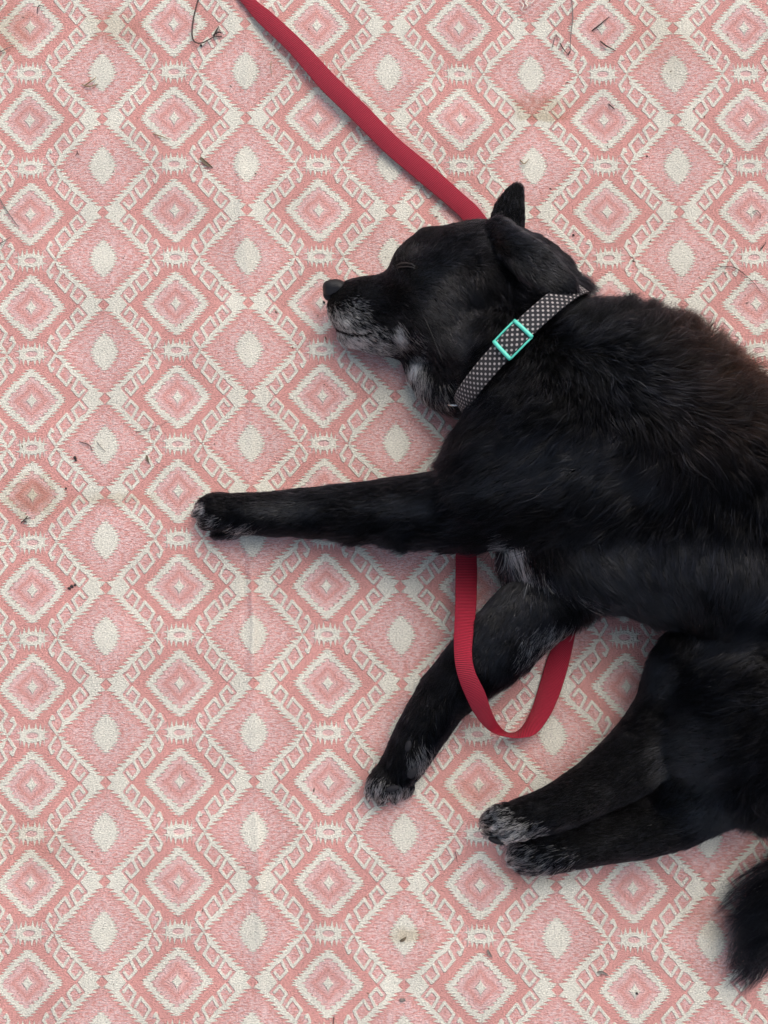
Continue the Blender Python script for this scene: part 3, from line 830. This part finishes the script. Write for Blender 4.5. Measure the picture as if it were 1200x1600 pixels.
# ---- claws and paw pads
claw_m = simple('claw_horn', (0.060, 0.054, 0.050), 0.35, spec=0.5, var=0.4, scale=400)
pad_m = simple('pad_leather', (0.014, 0.014, 0.017), 0.7, spec=0.12, var=0.3, scale=900, bump=0.0005)
for pts, r0 in (([(316, 790, .016), (308, 792, .013), (300, 799, .006)], 4.0), ([(315, 799, .017), (307, 801, .013), (299, 807, .005)], 4.0), ([(322, 813, .014), (314, 815, .010), (306, 820, .004)], 3.6), ([(346, 829, .012), (337, 833, .008), (326, 838, .004)], 3.2),
                ([(584, 1236, .014), (580, 1244, .010), (576, 1254, .004)], 3.6), ([(598, 1243, .016), (596, 1250, .011), (595, 1259, .004)], 3.6), ([(638, 1226, .014), (642, 1236, .010), (640, 1244, .004)], 2.6),
                ([(760, 1286, .037), (753, 1289, .034), (748, 1297, .026)], 4.2), ([(766, 1301, .038), (759, 1303, .035), (755, 1311, .027)], 4.0)):
    P = catmull([tuple(at(*p)) for p in pts], 5)
    v, f = tube(P, np.linspace(r0, 0.5, len(P)) * PXM, 8)
    mesh_obj('claw', v, f, claw_m, dog)

def pad(px, py, rx, ry, rot, h, up):
    c, n = on_body(px, py, up)
    V, Fc = [], []
    na, nb = 14, 7
    ca, sa = math.cos(rot), math.sin(rot)
    for j in range(nb + 1):
        ph = math.pi * j / nb
        for i in range(na):
            th = 2 * math.pi * i / na
            x, y, z = rx * math.sin(ph) * math.cos(th), ry * math.sin(ph) * math.sin(th), h * math.cos(ph)
            V.append(c + Vector(((x * ca - y * sa) * PXM, (x * sa + y * ca) * PXM, z)))
    for j in range(nb):
        for i in range(na):
            i2 = (i + 1) % na
            Fc.append((j * na + i, (j + 1) * na + i, (j + 1) * na + i2, j * na + i2))
    mesh_obj('paw_pad', V, Fc, pad_m, dog)
pad(611, 1228, 11, 5.0, R(12), 0.0025, 0.004)
pad(643, 1204, 8, 11, R(-25), 0.0025, 0.002)
pad(639, 1165, 5, 9, R(-15), 0.003, 0.003)
pad(779, 1311, 13, 4.5, R(-18), 0.004, 0.003)

# ------------------------------------------------------------------ collar
def collar_material():
    m, nt, b = new_mat('dotted_webbing')
    L = nt.links.new
    uvn = nt.nodes.new('ShaderNodeUVMap')
    sp = nt.nodes.new('ShaderNodeSeparateXYZ')
    L(uvn.outputs[0], sp.inputs[0])
    U0, V0 = G(nt, sp.outputs[0]), G(nt, sp.outputs[1])     # millimetres
    U, V = (U0 + V0) * 0.7071, (U0 - V0) * 0.7071           # the dots sit on the bias
    p = 4.5
    def dots(ou, ov):
        a = ((U / p + ou).frac() - 0.5) * p
        c = ((V / p + ov).frac() - 0.5) * p
        return (1.15 - (a.pow(2.0) + c.pow(2.0)).sqrt()).step(0.3)
    d = dots(0.0, 0.0)
    tcn = nt.nodes.new('ShaderNodeTexNoise'); tcn.inputs['Scale'].default_value = 0.9
    L(uvn.outputs[0], tcn.inputs['Vector'])
    mx = nt.nodes.new('ShaderNodeMix'); mx.data_type = 'RGBA'
    L((d * (G(nt, tcn.outputs['Fac']) * 0.5 + 0.68)).s, mx.inputs[0])
    mx.inputs[6].default_value = (0.018, 0.017, 0.022, 1)
    mx.inputs[7].default_value = (0.54, 0.49, 0.48, 1)
    L(mx.outputs[2], b.inputs['Base Color'])
    b.inputs['Roughness'].default_value = 0.6
    bp = nt.nodes.new('ShaderNodeBump'); bp.inputs['Distance'].default_value = 0.0003
    L(((V * 6.0).sin() * (U * 6.0).sin()).s, bp.inputs['Height'])
    L(bp.outputs[0], b.inputs['Normal'])
    return m
col_root = empty('collar', at(808, 552, 0.0))
tag(col_root, 'black collar with pale polka dots and a turquoise slider round the neck of the dog', 'collar')
C0 = np.array(at(806, 551, 0.070))
E0, E1 = np.array(at(897, 466, .05)), np.array(at(716, 640, .045))
CH = (E1 - E0); HA = np.linalg.norm(CH) / 2; CH = CH / np.linalg.norm(CH)
C0 = (E0 + E1) / 2; C0[2] = 0.070
AX = np.cross(np.array([0, 0, 1.0]), CH)        # along the neck, to the body
if AX[0] < 0: AX = -AX
HB = 0.073
def collar_pt(th, w, up=0.0, lean=0.006):
    """th 0 at the nape .. pi at the throat over the top; w across the strap in metres."""
    c, s_ = math.cos(th), math.sin(th)
    rad = -CH * c * (HA + up) + np.array([0, 0, 1.0]) * s_ * (HB + up)
    nrm = -CH * c / HA + np.array([0, 0, 1.0]) * s_ / HB
    nrm /= np.linalg.norm(nrm)
    axd = AX * 0.97 + nrm * 0.22
    pt = C0 + rad - AX * lean * max(s_, 0) ** 1.2 + axd * w
    pt[2] = max(pt[2], 0.003 + 0.5 * up)
    return pt
def strap(name, t0, t1, up, wd, thick, mat, n=90, bow=None):
    """A webbing strip with rounded edges and real thickness."""
    prof = [(-.5, 0), (-.46, .8), (-.2, 1), (.2, 1), (.46, .8), (.5, 0), (.46, -.2), (-.46, -.2)]
    V, UV = [], []
    al = 0.0
    prev = None
    for i in range(n + 1):
        th = t0 + (t1 - t0) * i / n
        p0 = collar_pt(th, 0, up)
        if prev is not None: al += np.linalg.norm(p0 - prev) * 1000
        prev = p0
        ext = bow(th) if bow else 0.0
        for (a, b_) in prof:
            V.append(collar_pt(th, a * wd, up + b_ * thick + ext)); UV.append((al, a * wd * 1000))
    m_ = len(prof)
    Fc = [(i * m_ + k, (i + 1) * m_ + k, (i + 1) * m_ + (k + 1) % m_, i * m_ + (k + 1) % m_) for i in range(n) for k in range(m_)]
    Fc += [tuple(range(m_)), tuple(n * m_ + k for k in range(m_ - 1, -1, -1))]
    o = mesh_obj(name, V, Fc, mat, col_root)
    uv = o.data.uv_layers.new(name='UVMap')
    for lp in o.data.loops:
        uv.data[lp.index].uv = UV[lp.vertex_index]
    return o
dots_m = collar_material()
TH_B = 1.76                                # where the slider sits
strap('strap', 0.0, 2 * math.pi, 0.0, 0.0204, 0.0012, dots_m, 160)
strap('strap_overlap', 0.25, TH_B + 0.165, 0.0016, 0.0200, 0.0012, dots_m, 60, bow=lambda th: 0.0022 * math.exp(-((th - TH_B) / 0.13) ** 2))
teal = simple('turquoise_enamel', (0.10, 0.60, 0.47), 0.3, spec=0.5, var=0.06, scale=200)
def slider():
    hw, dt = 0.0113, 0.160
    for t_ in (TH_B - dt, TH_B + dt):
        P = [collar_pt(t_, w, 0.0042 - 0.0018 * (abs(w) / hw) ** 4) for w in np.linspace(-hw, hw, 13)]
        v, f = tube(P, [0.0019] * len(P), 10)
        mesh_obj('slider_bar', v, f, teal, slider_root)
    for w in (-hw, hw):
        P = [collar_pt(t_, w, 0.0022) for t_ in np.linspace(TH_B - dt, TH_B + dt, 13)]
        v, f = tube(P, [0.0010] * len(P), 10)
        mesh_obj('slider_side', v, f, teal, slider_root)
slider_root = col_root
slider()
steel = simple('steel', (0.55, 0.53, 0.50), 0.25, metal=1.0, var=0.08)
def ring():
    c = np.array(at(712, 630, 0.052)); V = []
    pts = []
    ax1 = AX * 0.35 + np.array([0, 0, 0.94]); ax1 = ax1 / np.linalg.norm(ax1)
    for i in range(29):
        a = 2 * math.pi * i / 28
        pts.append(c + (CH * 0.75 - AX * 0.55) * 0.0085 * math.cos(a) + (AX * 0.45 * 0.0095 + np.array([0, 0, 0.0075])) * math.sin(a))
    v, f = tube(pts, [0.0012] * len(pts), 8)
    mesh_obj('ring', v, f, steel, col_root)
ring()

# ------------------------------------------------------------------ leash
def leash_material():
    m, nt, b = new_mat('red_webbing')
    L = nt.links.new
    uvn = nt.nodes.new('ShaderNodeUVMap')
    sp = nt.nodes.new('ShaderNodeSeparateXYZ')
    L(uvn.outputs[0], sp.inputs[0])
    U, V = G(nt, sp.outputs[0]), G(nt, sp.outputs[1])
    nz = nt.nodes.new('ShaderNodeTexNoise'); nz.inputs['Scale'].default_value = 0.35; nz.inputs['Detail'].default_value = 4
    L(uvn.outputs[0], nz.inputs['Vector'])
    nz2 = nt.nodes.new('ShaderNodeTexNoise'); nz2.inputs['Scale'].default_value = 0.04
    L(uvn.outputs[0], nz2.inputs['Vector'])
    ribs = (U * (2 * math.pi / 1.75)).sin()
    thr = (V * (2 * math.pi / 1.1)).sin()
    f = (ribs * 0.75 + (G(nt, nz.outputs['Fac']) - 0.5) * 0.7 + (G(nt, nz2.outputs['Fac']) - 0.5) * 0.5 + 0.5)._op('ADD', 0.0, clamp=True)
    mx = nt.nodes.new('ShaderNodeMix'); mx.data_type = 'RGBA'
    L(f.s, mx.inputs[0])
    mx.inputs[6].default_value = (0.16, 0.004, 0.015, 1)
    mx.inputs[7].default_value = (0.41, 0.010, 0.036, 1)
    L(mx.outputs[2], b.inputs['Base Color'])
    b.inputs['Roughness'].default_value = 0.55
    b.inputs['Specular IOR Level'].default_value = 0.35
    bp = nt.nodes.new('ShaderNodeBump'); bp.inputs['Distance'].default_value = 0.0005; bp.inputs['Strength'].default_value = 0.9
    L((ribs * 0.5 + ribs * thr * 0.3).s, bp.inputs['Height'])
    L(bp.outputs[0], b.inputs['Normal'])
    return m
def build_leash():
    # left edge px, left z, right edge px, right z (millimetres)
    rows = [(250, -120, 6, 285, -135, 6), (330, -45, 8, 358, -58, 8), (374, 0, 10, 401, -4, 11), (402, 34, 11, 428, 16, 13), (450, 80, 13, 476, 60, 15), (500, 138, 13, 527, 113, 16), (550, 187, 12, 577, 161, 15), (600, 237, 10, 627, 212, 13),
            (650, 280, 9, 678, 254, 11), (700, 322, 7, 727, 298, 9), (728, 350, 5, 758, 328, 7), (770, 410, 3, 800, 395, 3), (785, 520, 2, 820, 520, 2), (735, 690, 2, 770, 700, 2), (713, 820, 2.5, 746, 822, 2.5),
            (712, 861, 5, 745, 861, 5), (711.5, 905, 16, 745.5, 905, 14), (711, 950, 36, 744, 950, 36), (709, 1010, 61, 737.5, 1014, 66), (714, 1052, 66, 742, 1048, 72), (730, 1094, 58, 758, 1082, 63), (747, 1124, 42, 771, 1118, 39), (768, 1144, 27, 785, 1139, 15),
            (795, 1152, 23, 800, 1145, 4), (817, 1153, 21, 815, 1136, 2.5), (838, 1146, 17, 830, 1109, 2.5), (859, 1119, 12, 843, 1068, 2.5), (877, 1078, 7, 855, 1029, 2.5), (891, 1029, 4, 865, 1003, 2.5), (905, 970, 2.5, 872, 960, 2.5), (935, 900, 2.5, 900, 900, 2.5)]
    E = []
    for a, b_, za, c, d, zc in rows:
        if b_ < 420:
            za, zc = za * .6 + .8, zc * .6 + .8
            c, d = a + (c - a) * 0.84, b_ + (d - b_) * 0.84
        l, r = at(a, b_, za / 1000), at(c, d, zc / 1000)
        E.append((*l, *r))
    E = catmull(E, 9)
    n = len(E)
    th = 0.0005
    V, UV = [], []
    al = 0.0
    for i in range(n):
        l, r = E[i, :3], E[i, 3:]
        mid = (l + r) / 2
        pm = (E[max(i - 1, 0), :3] + E[max(i - 1, 0), 3:]) / 2
        nm = (E[min(i + 1, n - 1), :3] + E[min(i + 1, n - 1), 3:]) / 2
        if i: al += np.linalg.norm(mid - pm) * 1000
        acr = (r - l); wdt = np.linalg.norm(acr); acr /= wdt
        nr = np.cross(acr, nm - pm); nr /= np.linalg.norm(nr)
        for t, o in ((0, 0), (.03, .8), (.1, 1), (.5, 1.1), (.9, 1), (.97, .8), (1, 0), (.97, -.8), (.5, -1), (.03, -.8)):
            V.append(l + (r - l) * t + nr * o * th); UV.append((al, t * 22))
    m_ = 10
    Fc = [(i * m_ + k, i * m_ + (k + 1) % m_, (i + 1) * m_ + (k + 1) % m_, (i + 1) * m_ + k) for i in range(n - 1) for k in range(m_)]
    Fc += [tuple(range(m_ - 1, -1, -1)), tuple((n - 1) * m_ + k for k in range(m_))]
    o = mesh_obj('leash', V, Fc, leash_material())
    uv = o.data.uv_layers.new(name='UVMap')
    for lp in o.data.loops:
        uv.data[lp.index].uv = UV[lp.vertex_index]
    tag(o, 'red webbing dog leash lying across the rug and looped over a foreleg of the dog', 'leash')
build_leash()

# ------------------------------------------------------------------ litter on the rug
twig_m = simple('twig_bark', (0.055, 0.036, 0.030), 0.8, var=0.5, scale=500)
straw_m = simple('straw', (0.25, 0.18, 0.095), 0.75, var=0.35, scale=600)
grey_m = simple('grey_stem', (0.16, 0.14, 0.125), 0.8, var=0.4, scale=600)
leaf_m = simple('dry_leaf', (0.10, 0.075, 0.045), 0.75, var=0.5, scale=500)
dark_m = simple('seed_husk', (0.020, 0.013, 0.012), 0.6, var=0.5, scale=500)
thread_m = simple('cotton_thread', (0.72, 0.69, 0.60), 0.9, var=0.1)
hair_m = simple('loose_hair', (0.02, 0.018, 0.018), 0.5, var=0.2)

def rz(px, py):
    p = at(px, py, 0)
    return float(rug_height(np.array([p.x]), np.array([p.y]))[0])
def strand(name, label, cat, paths, r, mat, lift=1.0, group=None):
    """One bit of litter: one or more joined stems (pixel paths)."""
    V, Fc = [], []
    for path in paths:
        P = []
        C = catmull([(x, y) for x, y in path], 5)
        for i, (x, y) in enumerate(C):
            k = i / (len(C) - 1)
            P.append(at(x, y, rz(x, y) + (r * 0.8 + 0.0018 * lift * math.sin(math.pi * k) + 0.0003) ))
        rad = [r * (1 - 0.45 * abs(2 * i / (len(P) - 1) - 0.7)) for i in range(len(P))]
        v, f = tube(P, rad, 6)
        o_ = len(V)
        V += v; Fc += [tuple(i + o_ for i in q) for q in f]
    o = mesh_obj(name, V, Fc, mat)
    return tag(o, label, cat, group)
def blade(name, label, cat, a, b_, wd, mat, bend=2.0, group=None):
    """A small curled leaf between two pixels."""
    V, Fc = [], []
    n, m_ = 9, 5
    ax = Vector((b_[0] - a[0], b_[1] - a[1])); ln = ax.length; ax.normalize(); nr = Vector((-ax.y, ax.x))
    for i in range(n):
        t = i / (n - 1)
        w = wd * math.sin(math.pi * min(1, 0.06 + 0.94 * t) ** 0.8) ** 0.7 * 0.5 + 0.15
        for k in range(m_):
            s_ = k / (m_ - 1) * 2 - 1
            x = a[0] + ax.x * ln * t + nr.x * (w * s_ + bend * math.sin(math.pi * t))
            y = a[1] + ax.y * ln * t + nr.y * (w * s_ + bend * math.sin(math.pi * t))
            V.append(at(x, y, rz(x, y) + 0.0008 + 0.0016 * s_ * s_ * w / (wd + .1) + 0.0015 * math.sin(math.pi * t)))
    for sd in (0, 1):
        if sd:
            V += [v - Vector((0, 0, 0.0004)) for v in V[:n * m_]]
    for i in range(n - 1):
        for k in range(m_ - 1):
            q = (i * m_ + k, i * m_ + k + 1, (i + 1) * m_ + k + 1, (i + 1) * m_ + k)
            Fc.append(q); Fc.append(tuple(j + n * m_ for j in q[::-1]))
    o = mesh_obj(name, V, Fc, mat)
    return tag(o, label, cat, group)
def seed(name, label, cat, blobs, mat, group=None):
    """A crumb: a few merged lumps (px, py, r px)."""
    lo = np.array([1e9] * 3); hi = -lo
    for x, y, r in blobs:
        p = np.array(at(x, y, r * PXM)); lo = np.minimum(lo, p - r * PXM - .0015); hi = np.maximum(hi, p + r * PXM + .0015)
    fl = Field(lo, hi, 0.0006)
    F = fl.blank()
    for x, y, r in blobs:
        fl.chain(F, [(x, y, rz(x, y) + r * PXM * 0.7, r, .8), (x + r * .6, y + r * .5, rz(x, y) + r * PXM * 0.6, r * .6, .8)], 0.0006, 0.004)
    v, q = surface_nets(F, fl.lo, fl.h)
    o = mesh_obj(name, v, [tuple(int(i) for i in f) for f in q], mat)
    return tag(o, label, cat, group)

GRP = 'bits of dry litter on the rug'
strand('twig', 'long curled dark twig with a forked end left of the red leash top', 'twig', [[(311, -6), (303, 25), (300, 52), (304, 65), (316, 67), (334, 58), (347, 57)], [(334, 57), (338, 48), (342, 41)], [(333, 55), (342, 50), (346, 52)]], 0.0009, twig_m, 1.5, GRP)
seed('seed', 'tiny dark seed just below the forked curled twig', 'seed', [(314, 71, 2.2)], dark_m, GRP)
strand('straw', 'pair of short brown straws crossing below the upper left cream oval', 'straw', [[(128, 132), (140, 135), (153, 131)], [(133, 133), (143, 126), (150, 121)]], 0.0007, straw_m, 1, GRP)
strand('twig', 'small bent dark twig in the top left medallion', 'twig', [[(58, 21), (59, 12), (63, 8), (69, 11)]], 0.0005, twig_m, 1, GRP)
strand('straw', 'pale straw lying at the left edge level with the third medallion', 'straw', [[(-4, 304), (8, 325), (24, 348), (30, 354)]], 0.0006, grey_m, 1, GRP)
strand('straw', 'short grey straw slanting at the left edge below the pale straw', 'straw', [[(-3, 382), (6, 377), (18, 369)]], 0.0005, grey_m, 1, GRP)
strand('straw', 'faint grey stem at the left edge beside the topmost hooks', 'straw', [[(-3, 83), (8, 77), (20, 72)]], 0.0005, grey_m, 1, GRP)
strand('straw', 'thin yellow straw lying in the medallion beneath the forked twig', 'straw', [[(240, 209), (252, 213), (264, 218)]], 0.0006, straw_m, 1, GRP)
blade('leaf', 'small curled olive leaf beside the fold below the straw medallion', 'leaf', (313, 246), (333, 262), 5, leaf_m, 1.5, GRP)
strand('straw', 'tiny forked stem above the second cream oval on the left', 'straw', [[(118, 243), (121, 238), (120, 234)], [(121, 240), (124, 241)]], 0.0004, twig_m, 1, GRP)
strand('twig', 'dark hooked stem lying over the cream oval left of the stretched foreleg', 'twig', [[(124, 690), (134, 693), (141, 697), (143, 704)]], 0.0006, twig_m, 1, GRP)
strand('straw', 'thin stem slanting on the same cream oval as the hooked stem', 'straw', [[(151, 690), (157, 698), (165, 706)]], 0.0005, grey_m, 1, GRP)
seed('crumb', 'dark crumb of soil below the hooked stem', 'crumb', [(117, 715, 2.6), (118, 719, 1.8)], dark_m, GRP)
blade('leaf', 'narrow brown leaf standing above the extended front paw', 'leaf', (229, 711), (233, 724), 3.5, leaf_m, 1, GRP)
strand('loose_hair', 'long thin dark hair crossing the medallion above the extended front paw', 'hair', [[(212, 676), (230, 670), (252, 664), (272, 652)]], 0.00025, hair_m, 1, GRP)
strand('twig', 'thorny grey twig near the left edge below the stained medallion', 'twig', [[(33, 817), (40, 811), (48, 809)], [(39, 812), (43, 806)], [(37, 814), (42, 816)]], 0.0007, twig_m, 1.4, GRP)
seed('seed', 'dark double seed pod on the salmon band at the lower left', 'seed', [(108, 919, 2.4), (112, 916, 2.6), (117, 914, 2.0)], dark_m, GRP)
seed('crumb', 'tiny dark crumb at the edge of the stained medallion', 'crumb', [(103, 763, 1.8)], dark_m, GRP)
seed('crumb', 'tiny dark crumb under the cream oval in the lower left', 'crumb', [(144, 1331, 1.4)], dark_m, GRP)
blade('leaf', 'brown leaf scrap on the stained cream oval beneath the lower front paw', 'leaf', (625, 1471), (635, 1464), 4.5, leaf_m, 1, GRP)
blade('leaf', 'grey narrow leaf above the bottom medallion right of the stained oval', 'leaf', (762, 1484), (769, 1496), 4, grey_m, 1, GRP)
seed('pebble', 'flat grey pebble near the bottom edge below the stained cream oval', 'pebble', [(627, 1563, 3.0), (631, 1562, 2.4)], grey_m, GRP)
strand('twig', 'short twig cut by the bottom edge of the picture', 'twig', [[(522, 1588), (521, 1596), (521, 1606)]], 0.0006, twig_m, 0.5, GRP)
blade('leaf', 'bent grey leaf with a dark tip on the hooks below the hind paws', 'leaf', (933, 1519), (951, 1525), 4, grey_m, -2, GRP)
seed('seed', 'round dark seed in the star of the bottom right medallion', 'seed', [(995, 1552, 2.2)], dark_m, GRP)
strand('twig', 'hair-thin upright twig between the lower front paw and hind paws', 'twig', [[(711, 1331), (713, 1338), (715, 1347)]], 0.0004, twig_m, 1, GRP)
strand('twig', 'thick straight dark twig in the medallion at the upper right', 'twig', [[(925, 48), (938, 38), (952, 26)]], 0.0009, twig_m, 1.2, GRP)
strand('twig', 'curved dark twig just below the thick straight twig', 'twig', [[(938, 64), (948, 72), (962, 79)]], 0.0008, twig_m, 1, GRP)
strand('straw', 'long thin grey stem hanging from the top edge right of the ear', 'straw', [[(893, -5), (895, 25), (892, 55), (891, 82)]], 0.0006, grey_m, 1.5, GRP)
strand('twig', 'V shaped twig at the foot of the long grey stem', 'twig', [[(875, 67), (880, 76), (888, 86)], [(888, 86), (891, 78)]], 0.0006, twig_m, 1, GRP)
strand('twig', 'small hooked stem left of the V shaped twig', 'twig', [[(863, 74), (866, 62), (869, 55), (871, 62)]], 0.0005, grey_m, 1, GRP)
strand('twig', 'short dark stub in the medallion straight above the upright ear', 'twig', [[(951, 162), (956, 167), (961, 171)]], 0.0007, twig_m, 1, GRP)
strand('straw', 'little V of straw on the cream oval above the upright ear', 'straw', [[(813, 250), (819, 256), (827, 248)]], 0.0006, straw_m, 1, GRP)
strand('straw', 'tiny pale stem beside the strip at the right edge', 'straw', [[(1129, 256), (1134, 256), (1138, 259)]], 0.0005, grey_m, 1, GRP)
strand('twig', 'curled thread of bark in the third medallion at the right edge', 'twig', [[(1176, 331), (1183, 329), (1188, 335), (1188, 341)]], 0.0005, grey_m, 1, GRP)
strand('loose_hair', 'thin dark curved hair on the rug above the back of the dog', 'hair', [[(1125, 417), (1145, 417), (1160, 426), (1178, 442), (1190, 458)]], 0.0004, hair_m, 1, GRP)
seed('seed', 'tiny dark seed on the hooks right of the upright ear', 'seed', [(896, 367, 2.0)], dark_m, GRP)
seed('crumb', 'tiny reddish crumb on the plain pink diamond at the right', 'crumb', [(1011, 244, 1.6)], dark_m, GRP)
strand('twig', 'short dark stub at the right edge above the back of the dog', 'twig', [[(1188, 391), (1193, 384), (1197, 378)]], 0.0006, twig_m, 1, GRP)
strand('straw', 'thin upright straw in the plain diamond left of the red leash', 'straw', [[(424, 95), (423, 106), (425, 119)]], 0.0004, straw_m, 1, GRP)
strand('thread_tuft', 'tuft of loose white thread at the top edge', 'thread', [[(812, 2), (818, 8), (815, 16), (822, 18)], [(816, -3), (826, 5), (832, 3), (838, -4)], [(820, 2), (824, 10), (818, 14)], [(826, -2), (821, 6), (830, 9)]], 0.0005, thread_m, 2, GRP)
seed('seed', 'tiny dark seed on the rug at the tip of the nose', 'seed', [(506, 472, 2.2)], dark_m, GRP)

def build_grit():
    """Dust-sized crumbs and chaff, too many and small to tell apart."""
    V, Fc = [], []
    g = np.random.default_rng(5)
    for i in range(170):
        x, y = g.uniform(-20, 1220), g.uniform(-20, 1620) * (1 if g.random() < .6 else .45)
        r = g.uniform(0.4, 1.1) * PXM * (1.5 if g.random() < .08 else 1)
        c = at(x, y, rz(x, y) + r * .5)
        ang = g.uniform(0, 6.28); el = g.uniform(1, 3.5)
        ex = Vector((math.cos(ang), math.sin(ang), 0)) * r * el; ey = Vector((-math.sin(ang), math.cos(ang), 0)) * r; ez = Vector((0, 0, r))
        o_ = len(V)
        V += [c + ex, c - ex, c + ey, c - ey, c + ez, c - ez]
        Fc += [tuple(o_ + k for k in t) for t in ((0, 2, 4), (2, 1, 4), (1, 3, 4), (3, 0, 4), (2, 0, 5), (1, 2, 5), (3, 1, 5), (0, 3, 5))]
    o = mesh_obj('grit', V, Fc, leaf_m, smooth=False)
    tag(o, kind='stuff')
build_grit()
